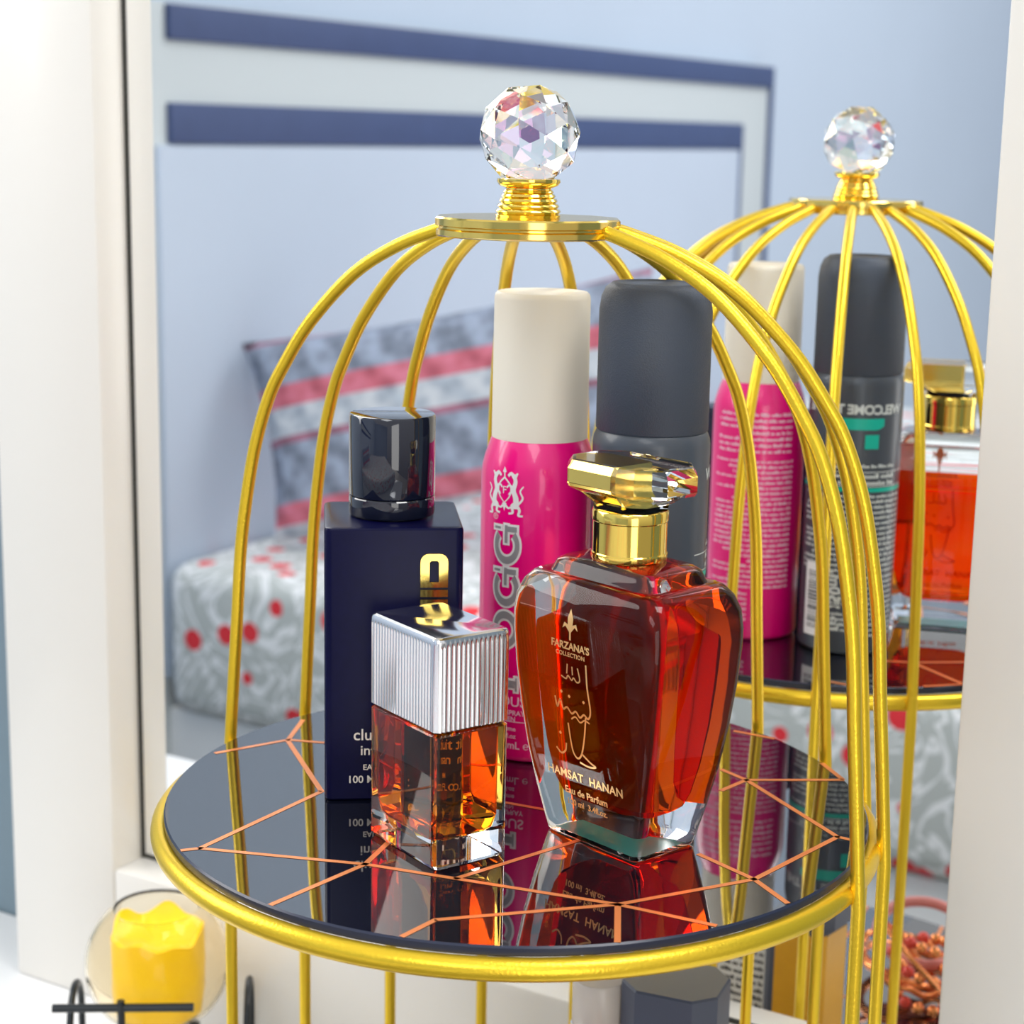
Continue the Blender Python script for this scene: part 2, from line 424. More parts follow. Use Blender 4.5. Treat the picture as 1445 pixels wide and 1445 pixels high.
# ------------------------------------------------------------------ black perfume bottle
BB_RZ = R(6)
bb = thing('perfume_bottle', 'tall blue-black square perfume bottle with glossy round cap and gold emblem', 'perfume bottle', (-.0485, .0180, 0), BB_RZ)
HW, HD, BH = .0252, .0248, .1035
bm = bmesh.new()
loft(bm, [rrect(HW - .0008, HD - .0008, .0022, .0002), rrect(HW, HD, .0028, .001), rrect(HW, HD, .0028, BH - .0012), rrect(HW - .0004, HD - .0004, .0026, BH - .0003), rrect(HW - .0014, HD - .0014, .0022, BH)])
finish(bm, 'bottle_body', M['navy_body'], bb, 30)
bm = bmesh.new(); lathe(bm, [(.0130, BH - .0005), (.0135, BH + .0015)], 48); lathe(bm, [(.0157, BH + .0006), (.0160, BH + .0012), (.0160, BH + .0072), (.0157, BH + .0076)], 64)
finish(bm, 'sprayer_collar', M['black_cap'], bb)
bm = bmesh.new(); lathe(bm, [(.0157, BH + .0079), (.0160, BH + .0084), (.0160, BH + .0372), (.0156, BH + .0380), (.0150, BH + .0382)], 64)
finish(bm, 'cap', M['black_cap'], bb)
FY = -HD - .0002
bm = bmesh.new()
for body, size, x, z in (('club de nuit', .0062, 0, .0255), ('intense man', .0054, .001, .0195), ('EAU DE PARFUM', .0030, 0, .0130), ('100 ML  \u212e  3.4 FL.OZ', .0040, .001, .0083)):
    merge(bm, text_bm(body, size, .00004), lambda px, py, x=x, z=z: (x + px, FY, z + py))
finish(bm, 'lettering', M['cream_print'], bb, None)
# raised gold emblem: slotted arch over stacked bars
bm = bmesh.new()
def slab(bm, pts, y0, y1):
    a = [bm.verts.new((x, y0, z)) for x, z in pts]; b2 = [bm.verts.new((x, y1, z)) for x, z in pts]
    bm.faces.new(a); bm.faces.new(b2[::-1])
    for i in range(len(pts)): bm.faces.new((a[i], b2[i], b2[(i + 1) % len(pts)], a[(i + 1) % len(pts)]))
ex, ew = .0145, .0050
def arch(ex, ew, z0, z1, ri):
    # U turned upside down, drawn as one outline
    o = [(ex - ew, z0)] + [(ex - ew + .003 - .003 * math.cos(t), z1 - .003 + .003 * math.sin(t)) for t in [R(15 * k) for k in range(7)]] + [(ex + ew - .003 + .003 * math.sin(t), z1 - .003 + .003 * math.cos(t)) for t in [R(15 * k) for k in range(7)]] + [(ex + ew, z0)]
    i = [(ex + ri, z0), (ex + ri, z1 - .0032), (ex + ri - .0006, z1 - .0026), (ex - ri + .0006, z1 - .0026), (ex - ri, z1 - .0032), (ex - ri, z0)]
    return o + i
slab(bm, arch(ex, ew, .0835, .0940, .0017), -HD - .0011, -HD + .0004)
slab(bm, [(ex - ew, .0815), (ex + ew, .0815), (ex + ew, .0835), (ex - ew, .0835)], -HD - .0011, -HD + .0004)
slab(bm, [(ex - ew, .0780), (ex + ew, .0780), (ex + ew, .0806), (ex - ew, .0806)], -HD - .0011, -HD + .0004)
slab(bm, [(ex - ew, .0700), (ex + ew, .0700), (ex + ew, .0770), (ex - ew, .0770)], -HD - .0011, -HD + .0004)
finish(bm, 'gold_emblem', M['gold_plate'], bb, 20)

# ------------------------------------------------------------------ small amber bottle with ribbed silver cap
A_, B_, C_ = Vector((-.0523, -.0400, 0)), Vector((-.0269, -.0755, 0)), Vector((-.0030, -.0571, 0))
SC = (A_ + C_) / 2
sb = thing('perfume_bottle', 'small amber perfume bottle with ribbed silver rectangular cap', 'perfume bottle', SC, R(-54.3))
SA, SB_ = .0216, .0150   # half length (along B->A, local x) and half depth
bm = bmesh.new()
GZ = .0478
loft(bm, [rrect(SA - .0012, SB_ - .0012, .0025, .0002), rrect(SA, SB_, .003, .0018), rrect(SA, SB_, .003, GZ - .0008), rrect(SA - .001, SB_ - .001, .0025, GZ)])
finish(bm, 'glass_body', M['glass'], sb, 30)
bm = bmesh.new()
loft(bm, [rrect(SA - .0075, SB_ - .006, .003, .0088, 6), rrect(SA - .0045, SB_ - .0042, .0032, .0105, 6), rrect(SA - .0032, SB_ - .0030, .003, .0150, 6), rrect(SA - .0030, SB_ - .0028, .003, GZ - .0012, 6), rrect(SA - .0035, SB_ - .0033, .003, GZ - .0006, 6)])
finish(bm, 'perfume', M['amber'], sb, 40)
def ribbed(a, b, r, z, amp, nx, ny, k=5):
    pts = []
    def side(p, q, n):
        L = (Vector(q) - Vector(p)); nrm = Vector((L.y, -L.x)).normalized()
        for i in range(n * k):
            t = i / (n * k); ph2 = (t * n) % 1
            h = amp * (math.sin(PI * ph2) ** .6 if 0 < ph2 < 1 else 0)
            v = Vector(p) + L * t + nrm * (h - amp)
            pts.append((v.x, v.y, z))
    def corner(cx, cy, a0):
        for i in range(6):
            t = R(a0 + 90 * i / 6); pts.append((cx + r * math.cos(t), cy + r * math.sin(t), z))
    corner(a - r, -b + r, -90); side((a, -b + r), (a, b - r), ny)
    corner(a - r, b - r, 0); side((a - r, b), (-a + r, b), nx)
    corner(-a + r, b - r, 90); side((-a, b - r), (-a, -b + r), ny)
    corner(-a + r, -b + r, 180); side((-a + r, -b), (a - r, -b), nx)
    return pts
bm = bmesh.new()
CA, CB = SA + .0001, SB_ + .0001
rs = [ribbed(CA - .0006, CB - .0006, .0026, GZ + .0006, .0003, 21, 13), ribbed(CA, CB, .0028, GZ + .0011, .0006, 21, 13), ribbed(CA, CB, .0028, .0775, .0006, 21, 13), ribbed(CA - .0001, CB - .0001, .0028, .0786, .0001, 21, 13), ribbed(CA - .0001, CB - .0001, .0028, .0795, .0, 21, 13), ribbed(CA - .0005, CB - .0005, .0026, .0804, .0, 21, 13), ribbed(CA - .0014, CB - .0014, .002, .0809, 0, 21, 13)]
loft(bm, rs)
finish(bm, 'cap', M['silver'], sb, 28)

# ------------------------------------------------------------------ big red-orange bottle
FC = Vector((.0368, -.0379, 0))
fb = thing('perfume_bottle', 'wide-shouldered clear glass perfume bottle of red-orange scent with gold cap', 'perfume bottle', FC, R(-47.5))
# local x: along the label face towards the right-hand edge; local -y is the label side
def frr(a, b, r, z): return rrect(a, b, r, z, 6)
body = [(.0221, .0146, .0035, .0002), (.0231, .0155, .004, .0012), (.0243, .0163, .004, .006), (.0275, .0182, .0045, .018), (.0305, .0202, .005, .032), (.0329, .0217, .0055, .046), (.0347, .0229, .006, .060), (.0358, .0237, .0065, .073), (.0360, .0239, .0068, .080), (.0353, .0235, .0072, .0865), (.0334, .0220, .0075, .0915), (.0308, .0198, .0075, .0945), (.0288, .0184, .007, .0953)]
bm = bmesh.new()
rings = [frr(*s) for s in body]
rings += [frr(.0252, .0162, .006, .0954), frr(.0248, .0158, .006, .0962), frr(.0236, .0150, .006, .0990), frr(.0210, .0136, .006, .1005), frr(.0135, .0120, .011, .1010), frr(.0118, .0118, .0117, .1014)]
loft(bm, rings)
finish(bm, 'glass_body', glass('thin_clear_glass', (.97, .985, .98), 1.30), fb, 50)
bm = bmesh.new()
liq = [(.0140, .0080, .004, .0150), (.0178, .0104, .005, .0165), (.0204, .0122, .0055, .021), (.0232, .0140, .0058, .032), (.0255, .0154, .006, .046), (.0270, .0164, .0065, .060), (.0278, .0170, .007, .070), (.0279, .0171, .007, .0740), (.0277, .0170, .007, .0765), (.0275, .0168, .007, .0768)]
loft(bm, [frr(*s) for s in liq])
finish(bm, 'perfume', M['redorange'], fb, 50)
def lerp_b(z):
    for (a0, b0, r0, z0), (a1, b1, r1, z1) in zip(body, body[1:]):
        if z0 <= z <= z1:
            t = (z - z0) / (z1 - z0); return b0 + (b1 - b0) * t
    return body[-1][1]
def fl(x, z): return (x, -lerp_b(z) - .00018, z)
def flx(x0, z0): return lambda px, py: fl(x0 + px, z0 + py)
# front print
bm = bmesh.new()
X0 = -.0035
merge(bm, text_bm("FARZANA'S", .0036, .00012), flx(X0, .0730))
merge(bm, text_bm('COLLECTION', .0022, .00005, 1.05), flx(X0, .0700))
for pts in ([(0, .0128), (.0013, .0095), (.0011, .0062), (.0003, .0042), (-.0003, .0042), (-.0011, .0062), (-.0013, .0095)], [(.0012, .0072), (.0028, .0078), (.0037, .0056), (.0022, .0066), (.0006, .0048)], [(-.0012, .0072), (-.0028, .0078), (-.0037, .0056), (-.0022, .0066), (-.0006, .0048)], [(.0004, .0042), (.0004, .0018), (-.0004, .0018), (-.0004, .0042)]):
    polyface(bm, pts, lambda x, z: fl(X0 + x, .0735 + z))
finish(bm, 'brand_lettering', M['gold_print'], fb, None); bm = bmesh.new()
merge(bm, text_bm('HAMSAT  HANAN', .0044, .00010, 1.05), flx(.001, .0255))
merge(bm, text_bm('Eau de Parfum', .0036, .00008), flx(.001, .0195))
merge(bm, text_bm('100 ml  3.4fl.oz.', .0031, .00008), flx(.001, .0152))
finish(bm, 'lettering', M['gold_print'], fb, None)
# flowing script drawn as thin strokes
bm = bmesh.new()
def stroke(pts, w=.00055):
    P = [Vector((x, z)) for x, z in smooth_path(pts, 4)]
    for a, b2 in zip(P, P[1:]):
        t = (b2 - a).normalized() if (b2 - a).length else Vector((1, 0)); s = Vector((-t.y, t.x)) * w / 2
        polyface(bm, [tuple(a - s - t * w * .2), tuple(b2 - s + t * w * .2), tuple(b2 + s + t * w * .2), tuple(a + s - t * w * .2)], lambda x, z: fl(X0 + x, z))
stroke([(.0035, .066), (.0045, .062), (.0030, .0610), (.0015, .0622), (.0005, .0612), (-.0012, .0625), (-.0022, .0612), (-.0045, .0618)])
stroke([(-.0015, .0665), (-.0018, .0632)]); stroke([(.0008, .0660), (.0010, .0632)])
stroke([(.0075, .0680), (.0080, .0600), (.0092, .0520), (.0080, .0490), (.0060, .0500), (.0040, .0485), (.0020, .0502), (.0000, .0490), (-.0022, .0508), (-.0042, .0498), (-.0055, .0530), (-.0070, .0500), (-.0080, .0535)], .0007)
stroke([(.0085, .0475), (.0062, .0480), (.0040, .0467), (.0018, .0482), (-.0002, .0470)])
stroke([(.0068, .0490), (.0058, .0420), (.0040, .0352), (.0020, .0330), (.0000, .0345), (-.0010, .0380), (-.0020, .0450)], .0007)
stroke([(.0040, .0352), (.0080, .0330), (.0105, .0320), (.0070, .0312), (.0030, .0318)], .0007)
stroke([(-.0035, .0372), (-.0040, .0345), (-.0062, .0330), (-.0085, .0345)], .0007)
for (x, z) in ((-.0062, .0405), (.0060, .0545), (-.0010, .0550), (-.0048, .0560)):
    polyface(bm, [(x - .0007, z), (x, z - .0007), (x + .0007, z), (x, z + .0007)], lambda x, z: fl(X0 + x, z))
finish(bm, 'script_lettering', M['gold_print'], fb, None)
# teal sticker under the thick base
bm = bmesh.new(); polyface(bm, [(-.0190, -.0125), (.0190, -.0125), (.0190, .0115), (-.0190, .0115)], lambda x, y: (x, y, .0022)); finish(bm, 'base_sticker', M['teal'], fb, None)
# gold neck collar
bm = bmesh.new()
nz = .1012
lathe(bm, [(.0128, nz), (.0132, nz + .0008), (.0132, nz + .0026), (.0129, nz + .0030), (.0129, nz + .0136), (.0132, nz + .0140), (.0132, nz + .0170), (.0128, nz + .0176), (.0118, nz + .0178)], 64)
finish(bm, 'neck_collar', M['gold'], fb)
# cap: gold core seen through a clear octagonal acrylic block
cz0 = nz + .0178
cap = bmesh.new()
def oc(a, b, z): return octo(a, b, min(a, b) * .52, z)
loft(cap, [oc(.0122, .0110, cz0), oc(.0128, .0112, cz0 + .0022), oc(.0180, .0126, cz0 + .0052), oc(.0228, .0146, cz0 + .0066), oc(.0236, .0152, cz0 + .0080), oc(.0236, .0152, cz0 + .0132), oc(.0218, .0138, cz0 + .0160), oc(.0208, .0128, cz0 + .0163)])
capo = finish(cap, 'cap', M['acrylic'], fb, 15)
core = bmesh.new()
def oc2(x0, x1, y0, y1, ch, z): 
    return [(x1, y1 - ch * .2, z), (x1 - ch * .2, y1, z), (x0 + ch, y1, z), (x0, y1 - ch, z), (x0, y0 + ch, z), (x0 + ch, y0, z), (x1 - ch * .2, y0, z), (x1, y0 + ch * .2, z)]
loft(core, [oc2(-.0100, .0060, -.0095, .0060, .004, cz0 + .0004), oc2(-.0118, .0070, -.0104, .0070, .004, cz0 + .0026), oc2(-.0172, .0060, -.0122, .0060, .005, cz0 + .0055), oc2(-.0222, .0060, -.0143, .0050, .006, cz0 + .0069), oc2(-.0231, .0060, -.0148, .0050, .007, cz0 + .0082), oc2(-.0231, .0060, -.0148, .0050, .007, cz0 + .0130), oc2(-.0214, .0060, -.0134, .0045, .006, cz0 + .0157)])
finish(core, 'gold_core', M['gold_plate'], capo, 15)

# ------------------------------------------------------------------ spray cans
CAM_AZ_P = math.atan2(-.649 - .058, -.0037 - .0066)     # side of the can that faces the room
pk = thing('deodorant_can', 'magenta body spray can with cream cap and silver lettering', 'spray can', (.0066, .058, 0))
PR = .0226
bm = bmesh.new()
lathe(bm, [(PR - .002, .0003), (PR - .0004, .0012), (PR, .003), (PR, .1125), (PR - .0004, .1165), (PR - .0014, .1205), (PR - .0026, .1240), (PR - .0036, .1268), (PR - .0042, .1280)], 72)
finish(bm, 'can_body', M['pink'], pk, 60)
bm = bmesh.new()
lathe(bm, [(PR - .0044, .1272), (PR - .0038, .1275), (PR - .0038, .1285), (PR - .0040, .1815), (PR - .0044, .1832), (PR - .0052, .1840)], 72)
finish(bm, 'cap', M['cream_cap'], pk, 40)
GA = CAM_AZ_P
# FOGG runs upwards: glyph x -> up the can, glyph y -> to the left
def rot_fn(base): return lambda px, py: base(-py, px)
out = bmesh.new()
def block_G():
    o = []
    for k in range(0, 25):
        t = R(40 + 285 * k / 24); o.append((math.cos(t) * .0078, math.sin(t) * .0056 + 0))
    inn = []
    for k in range(0, 25):
        t = R(325 - 285 * k / 24); inn.append((math.cos(t) * .0052, math.sin(t) * .0032))
    return o + inn
# letters as polygons, width 15.5 mm, cap height 11.5 mm; (x, y) in reading direction
def ringpoly(n, rx, ry, th): pass
def add_letter(bm, ch, x0, grow, mi, eps):
    base = cyl_map(PR, GA - .0125 / PR, 0, eps=eps)
    fn = lambda px, py: base(-py, px)
    W, H, s = .0172, .0122, .0038
    g = grow
    def strip(pts_o, pts_i):
        for a, b2, c, d in zip(pts_o, pts_o[1:], pts_i[1:], pts_i):
            polyface(bm, [a, b2, c, d], lambda x, y: fn(x0 + x, y), mi)
    def rect(xa, ya, xb, yb):
        n = max(1, int((yb - ya) / .0015))
        for k in range(n):
            polyface(bm, [(xa - g, ya - g + (yb - ya + 2 * g) * k / n), (xb + g, ya - g + (yb - ya + 2 * g) * k / n), (xb + g, ya - g + (yb - ya + 2 * g) * (k + 1) / n), (xa - g, ya - g + (yb - ya + 2 * g) * (k + 1) / n)], lambda x, y: fn(x0 + x, y), mi)
    if ch in 'GO':
        a0, a1 = (48, 318) if ch == 'G' else (0, 360)
        po, pi_ = [], []
        for k in range(33):
            t = R(a0 + (a1 - a0) * k / 32)
            po.append((math.cos(t) * (W / 2 - .0008 + g), math.sin(t) * (H / 2 + g)))
            pi_.append((math.cos(t) * (W / 2 - .0008 - s - g), math.sin(t) * (H / 2 - s * .72 - g)))
        strip(po, pi_)
        if ch == 'G':
            rect(.0005, -.0010, W / 2 - .0002, .0012)            # bar
            rect(W / 2 - .0036, -H / 2 + .0012, W / 2 - .0006, .0)      # spur
            rect(W / 2 - .0028, .0022, W / 2 - .0010, H / 2)         # serif
    else:
        rect(-W / 2 + .0018, -H / 2, -W / 2 + .0018 + s, H / 2)
        rect(-W / 2 + .0005, -H / 2, -W / 2 + .0068, -H / 2 + .0016)
        rect(-W / 2 + .0005, H / 2 - .0026, W / 2 - .0010, H / 2)
        rect(W / 2 - .0030, H / 2 - .0046, W / 2 - .0010, H / 2)
        rect(-W / 2 + .0050, -.0012, W / 2 - .0042, .0012)
bm = bmesh.new()
for ch, z in (('F', .0372), ('O', .0540), ('G', .0708), ('G', .0876)):
    add_letter(bm, ch, z, .00045, 0, .00012)
    add_letter(bm, ch, z, -.00045, 1, .00026)
finish(bm, 'brand_lettering', [M['white_print'], M['silver_print']], pk, None)
bm = bmesh.new()
rg = text_bm('R', .0016); 
merge(bm, rg, cyl_map(PR, GA - .0180 / PR, .0985))
for k in range(16):
    t0, t1 = 2 * PI * k / 16, 2 * PI * (k + 1) / 16
    polyface(bm, [(.0012 * math.cos(t0), .0012 * math.sin(t0)), (.0012 * math.cos(t1), .0012 * math.sin(t1)), (.0010 * math.cos(t1), .0010 * math.sin(t1)), (.0010 * math.cos(t0), .0010 * math.sin(t0))], cyl_map(PR, GA - .0180 / PR, .0985))
finish(bm, 'registered_mark', M['white_print'], pk, None); bm = bmesh.new()
for body, size, x, z, al in (('DELICIOUS', .0056, -.0030, .0250, 'RIGHT'), ('FRAGRANT BODY SPRAY', .0028, -.0034, .0205, 'RIGHT'), ('FOR WOMEN', .0026, -.0072, .0180, 'RIGHT'), ('120 mL \u212e', .0042, -.0015, .0072, 'RIGHT'), ('net volume', .0026, -.0070, .0140, 'RIGHT'), ('4.05 fl.oz', .0026, -.0070, .0110, 'RIGHT')):
    t = text_bm(body, size, .00006, 1, al); slice_x(t); merge(bm, t, cyl_map(PR, GA + x / PR, z))
for k in range(20):
    x0 = -.030 + .0265 * k / 20; x1 = x0 + .0265 / 20
    polyface(bm, [(x0, -.00018), (x1, -.00018), (x1, .00018), (x0, .00018)], cyl_map(PR, GA, .0170))
finish(bm, 'lettering', M['pink_print'], pk, None)
# crest: two rampant beasts around a shield
bm = bmesh.new()
cm0 = cyl_map(PR, GA - .0138 / PR, .1084)
cm = lambda x, y: cm0(x * 1.0, y * .97)
def cpoly(pts, mi=0, mirror=True):
    polyface(bm, pts, cm, mi)
    if mirror: polyface(bm, [(-x, y) for x, y in pts][::-1], cm, mi)
def cst(pts, w, mirror=True):
    for s in ((1, -1) if mirror else (1,)):
        P = [Vector((x * s, y)) for x, y in smooth_path(pts, 4)]
        for i, (a, b2) in enumerate(zip(P, P[1:])):
            t = (b2 - a).normalized(); n2 = Vector((-t.y, t.x)); f0 = 1 - .5 * i / len(P); 
            polyface(bm, [tuple(a - n2 * w * f0 / 2 - t * w * .15), tuple(b2 - n2 * w * f0 / 2 + t * w * .15), tuple(b2 + n2 * w * f0 / 2 + t * w * .15), tuple(a + n2 * w * f0 / 2 - t * w * .15)], cm)
cst([(.0052, -.0060), (.0050, -.0020), (.0040, .0010), (.0048, .0045), (.0042, .0072)], .0024)   # trunk and neck
cst([(.0045, .0060), (.0030, .0078), (.0018, .0068)], .0016)                                     # muzzle
cst([(.0048, .0064), (.0056, .0080)], .0010)
cst([(.0042, .0020), (.0022, .0030), (.0012, .0020)], .0010); cst([(.0042, .0005), (.0026, .0000), (.0020, -.0008)], .0009)
cst([(.0052, -.0040), (.0034, -.0052), (.0038, -.0078), (.0022, -.0084)], .0014); cst([(.0055, -.0050), (.0066, -.0068), (.0062, -.0088), (.0078, -.0090)], .0013)
cst([(.0060, -.0045), (.0078, -.0020), (.0068, .0008), (.0080, .0028)], .0009)
cst([(0, .0060), (.0026, .0030), (.0026, -.0010), (0, -.0042)], .0007)
cst([(.0004, -.0050), (.0018, -.0062), (.0034, -.0056)], .0010)
cpoly([(0, .0105), (.0009, .0082), (.0003, .0080), (.0003, .0060), (0, .0060)])
cpoly([(0, -.0040), (.0010, -.0044), (0, -.0076)])
t = text_bm('F', .0042); merge(bm, t, lambda x, y: cm(x, y + .0008))
finish(bm, 'crest', M['white_print'], pk, None)
# small print on the back
BA = math.atan2(.593 - .058, .734 - .0066)
bm = bmesh.new()
t = words_bm(.040, 7, .0030, .0016, seed=3); merge(bm, t, cyl_map(PR, BA + .10, .1130))
t = words_bm(.043, 25, .0026, .0014, seed=4); merge(bm, t, cyl_map(PR, BA + .10, .0900))
t = words_bm(.020, 6, .0026, .0014, seed=5); merge(bm, t, cyl_map(PR, BA + .55, .0240))
t = text_bm('\u212e', .007, .0001); merge(bm, t, cyl_map(PR, BA + .25, .0130))
finish(bm, 'small_print', M['pink_print'], pk, None)

ck = thing('deodorant_can', 'charcoal body spray can with matching cap standing behind the red-orange perfume', 'spray can', (.0485, .0320, 0))
KR = .0222
bm = bmesh.new()
lathe(bm, [(KR - .002, .0003), (KR - .0004, .0012), (KR, .003), (KR, .1300), (KR - .0003, .1325), (KR - .0012, .1348), (KR - .0018, .1356)], 72)
finish(bm, 'can_body', M['char_body'], ck, 60)
bm = bmesh.new()
lathe(bm, [(KR - .0020, .1350), (KR - .0010, .1358), (KR - .0011, .1800), (KR - .0018, .1850), (KR - .0034, .1884), (KR - .0058, .1902), (KR - .0078, .1904), (KR - .0084, .1899), (KR - .0100, .1897)], 72)
finish(bm, 'cap', M['char_cap'], ck, 60)
BA2 = math.atan2(.593 - .0315, .734 - .053)
bm = bmesh.new()
t = text_bm('WELCOME TO THE', .0062, .00022, .95); slice_x(t); merge(bm, t, cyl_map(KR, BA2 + .02, .1196))
t = words_bm(.020, 1, .003, .0016, seed=9); merge(bm, t, cyl_map(KR, BA2 - .55, .0930)); t = words_bm(.014, 2, .0032, .0016, seed=10); merge(bm, t, cyl_map(KR, BA2 + .4, .0955)); 
for zz in (.0900, .0832):
    for k in range(40):
        x0 = -.032 + .064 * k / 40
        polyface(bm, [(x0, -.0002), (x0 + .0016, -.0002), (x0 + .0016, .0002), (x0, .0002)], cyl_map(KR, BA2, zz))
t = words_bm(.040, 2, .0032, .0022, seed=11); merge(bm, t, cyl_map(KR, BA2 - .1, .0882))
t = words_bm(.056, 15, .0026, .0015, seed=12); merge(bm, t, cyl_map(KR, BA2 - .1, .0785))
t = words_bm(.036, 12, .0026, .0015, seed=13); merge(bm, t, cyl_map(KR, BA2 - .45, .0390))
t = text_bm('(\u212e 150ml', .008, .0002); slice_x(t, .002); merge(bm, t, (lambda f: (lambda x, y: f(-y, x)))(cyl_map(KR, BA2 + .25, .0270)))
finish(bm, 'small_print', M['gray_print'], ck, None)
bm = bmesh.new()
for k in range(24):   # teal banner with slanted ends, thin band and two emblems
    x0 = -.0150 + .030 * k / 24; x1 = x0 + .030 / 24
    e0 = max(0, abs(x0) - .012) * .6; e1 = max(0, abs(x1) - .012) * .6
    polyface(bm, [(x0, -.0030 + e0), (x1, -.0030 + e1), (x1, .0024), (x0, .0024)], cyl_map(KR, BA2 + .02, .1132))
for k in range(40):
    x0 = -.032 + .064 * k / 40
    polyface(bm, [(x0, -.0010), (x0 + .0016, -.0010), (x0 + .0016, .0010), (x0, .0010)], cyl_map(KR, BA2, .0815))
for xo in (-.0085, .0095):
    polyface(bm, [(-.0034, -.0034), (.0034, -.0034), (.0034, .0034), (-.0034, .0034)], cyl_map(KR, BA2 + xo / KR, .1046, eps=.0004))
finish(bm, 'teal_banner', M['teal_print'], ck, None)
bm = bmesh.new()
for k in range(10):
    x0 = -.0045 + .009 * k / 10
    polyface(bm, [(x0, 0), (x0 + .0009, 0), (x0 + .0009, .0360), (x0, .0360)], cyl_map(KR, BA2 + .80, .0080, eps=.0003))
rnd = random.Random(2); y = .004
while y < .032:
    h = rnd.choice((.0004, .0007, .0011))
    for k in range(5):
        x0 = -.0038 + .0062 * k / 5
        polyface(bm, [(x0, y), (x0 + .00124, y), (x0 + .00124, y + h), (x0, y + h)], cyl_map(KR, BA2 + .80, .0080, eps=.0004), 1)
    y += h + rnd.choice((.0004, .0006, .0009))
finish(bm, 'barcode', [M['white_print'], M['dark_print']], ck, None)

# ------------------------------------------------------------------ lower tier
ob = thing('perfume_bottle', 'slate grey perfume bottle with chamfered cap and yellow-orange back label on the lower tray', 'perfume bottle', (.0690, .0610, LOW_Z), R(-22))
bm = bmesh.new()
loft(bm, [octo(.0160, .0140, .005, .0003), octo(.0168, .0150, .0055, .0015), octo(.0168, .0150, .0055, .0845), octo(.0160, .0140, .005, .0860)])
finish(bm, 'bottle_body', M['grey_cap'], ob, 25)
bm = bmesh.new()
loft(bm, [octo(.0200, .0175, .005, .0865), octo(.0208, .0183, .0085, .0872), octo(.0208, .0183, .0085, .1122), octo(.0200, .0175, .0082, .1130)])
bm.normal_update()
for f in bm.faces: f.material_index = 1 if f.calc_center_median().z > .1128 else 0
finish(bm, 'cap', [M['grey_cap'], M['grey_top']], ob, 25)
bm = bmesh.new()
BY = .0181
for (xa, ya, xb, yb) in ((-.0085, .01515, .0114, .01515), (.0114, .01515, .0170, .0095), (.0170, .0095, .0170, -.0095)):
    vs = [bm.verts.new(q) for q in ((xa, ya, .004), (xb, yb, .004), (xb, yb, .083), (xa, ya, .083))]; bm.faces.new(vs)
finish(bm, 'back_label', M['orange_body'], ob, None)
bm = bmesh.new()
t = text_bm('CITY', .006, .0002)
merge(bm, t, lambda x, y: (-x + .002, .0153, .030 + y))
finish(bm, 'lettering', M['dark_print'], ob, None)

gb = thing('perfume_bottle', 'clear glass bottle with silver neck band and white back label on the lower tray', 'perfume bottle', (.0375, .0700, LOW_Z), R(-30.7))
bm = bmesh.new()
loft(bm, [rrect(.0170, .0110, .004, .0003), rrect(.0180, .0120, .005, .002), rrect(.0180, .0120, .005, .074), rrect(.0172, .0112, .006, .0775), rrect(.0120, .0100, .008, .0795)])
finish(bm, 'glass_body', M['glass'], gb, 50)
bm = bmesh.new(); loft(bm, [rrect(.0150, .0090, .004, .006), rrect(.0155, .0095, .004, .009), rrect(.0155, .0095, .004, .066)]); finish(bm, 'perfume', M['gel'], gb, 50)
bm = bmesh.new(); lathe(bm, [(.0112, .0797), (.0120, .0803), (.0122, .0822), (.0118, .0842), (.0122, .0846), (.0122, .0870), (.0115, .0876)], 48); finish(bm, 'neck_band', M['silver'], gb, 40)
bm = bmesh.new(); lathe(bm, [(.0112, .0878), (.0116, .0884), (.0116, .1080), (.0110, .1088)], 48); finish(bm, 'cap', mat('pearl_plastic', (.78, .70, .62), .25, trans=.25), gb, 40)
bm = bmesh.new()
polyface(bm, [(-.0140, .006), (.0140, .006), (.0140, .070), (-.0140, .070)], lambda x, z: (x, .01225, z))
t = words_bm(.023, 15, .0040, .0022, seed=21); merge(bm, t, lambda x, y: (-x, .0124, .065 + y), 1)
finish(bm, 'back_label', [M['label'], M['dark_print']], gb, None)

# jewellery heap on the lower tray
def bangle(r, wr, m, loc, tilt, rz, label, lumps=0):
    bm = bmesh.new(); n = 64
    tube(bm, [(r * math.cos(2 * PI * i / n) , r * math.sin(2 * PI * i / n), (.0012 * math.sin(lumps * 2 * PI * i / n) if lumps else 0)) for i in range(n)], wr, 10, True)
    o = finish(bm, 'bangle', m, None, 60, loc); o.rotation_euler = (tilt, 0, rz)
    return tag(o, label, 'bracelet', 'bracelets heaped on the lower tray')
bangle(.028, .0026, M['copper'], (.012, -.060, LOW_Z + .0085), R(12), .3, 'thick plain copper bangle lying lowest in the heap on the lower tray')
bangle(.027, .0018, M['copper'], (.020, -.050, LOW_Z + .0165), R(18), 1.2, 'thin wavy copper bangle lying on the thick plain one', 9)
bangle(.025, .0030, M['rose'], (.008, -.070, LOW_Z + .0250), R(20), 2.3, 'translucent rose pink bangle leaning on the copper ones')
bangle(.026, .0016, M['copper'], (.034, -.040, LOW_Z + .0280), R(48), .4, 'thin copper bangle standing up steeply beside the rose one')
bs = thing('bead_bracelet', 'coiled bracelet of orange copper beads on the lower tray', 'bracelet', (.036, -.047, LOW_Z), 0, 'bracelets heaped on the lower tray')
for k in range(34):
    a = k * .42; r = .017 + .002 * math.sin(k * .9); bm = bmesh.new()
    bmesh.ops.create_uvsphere(bm, u_segments=12, v_segments=8, radius=.0034)
    bmesh.ops.translate(bm, verts=bm.verts, vec=(r * math.cos(a), r * math.sin(a), .0036 + .0011 * k))
    finish(bm, 'bead', M['copper'] if k % 3 else M['redbead'], bs, 60)

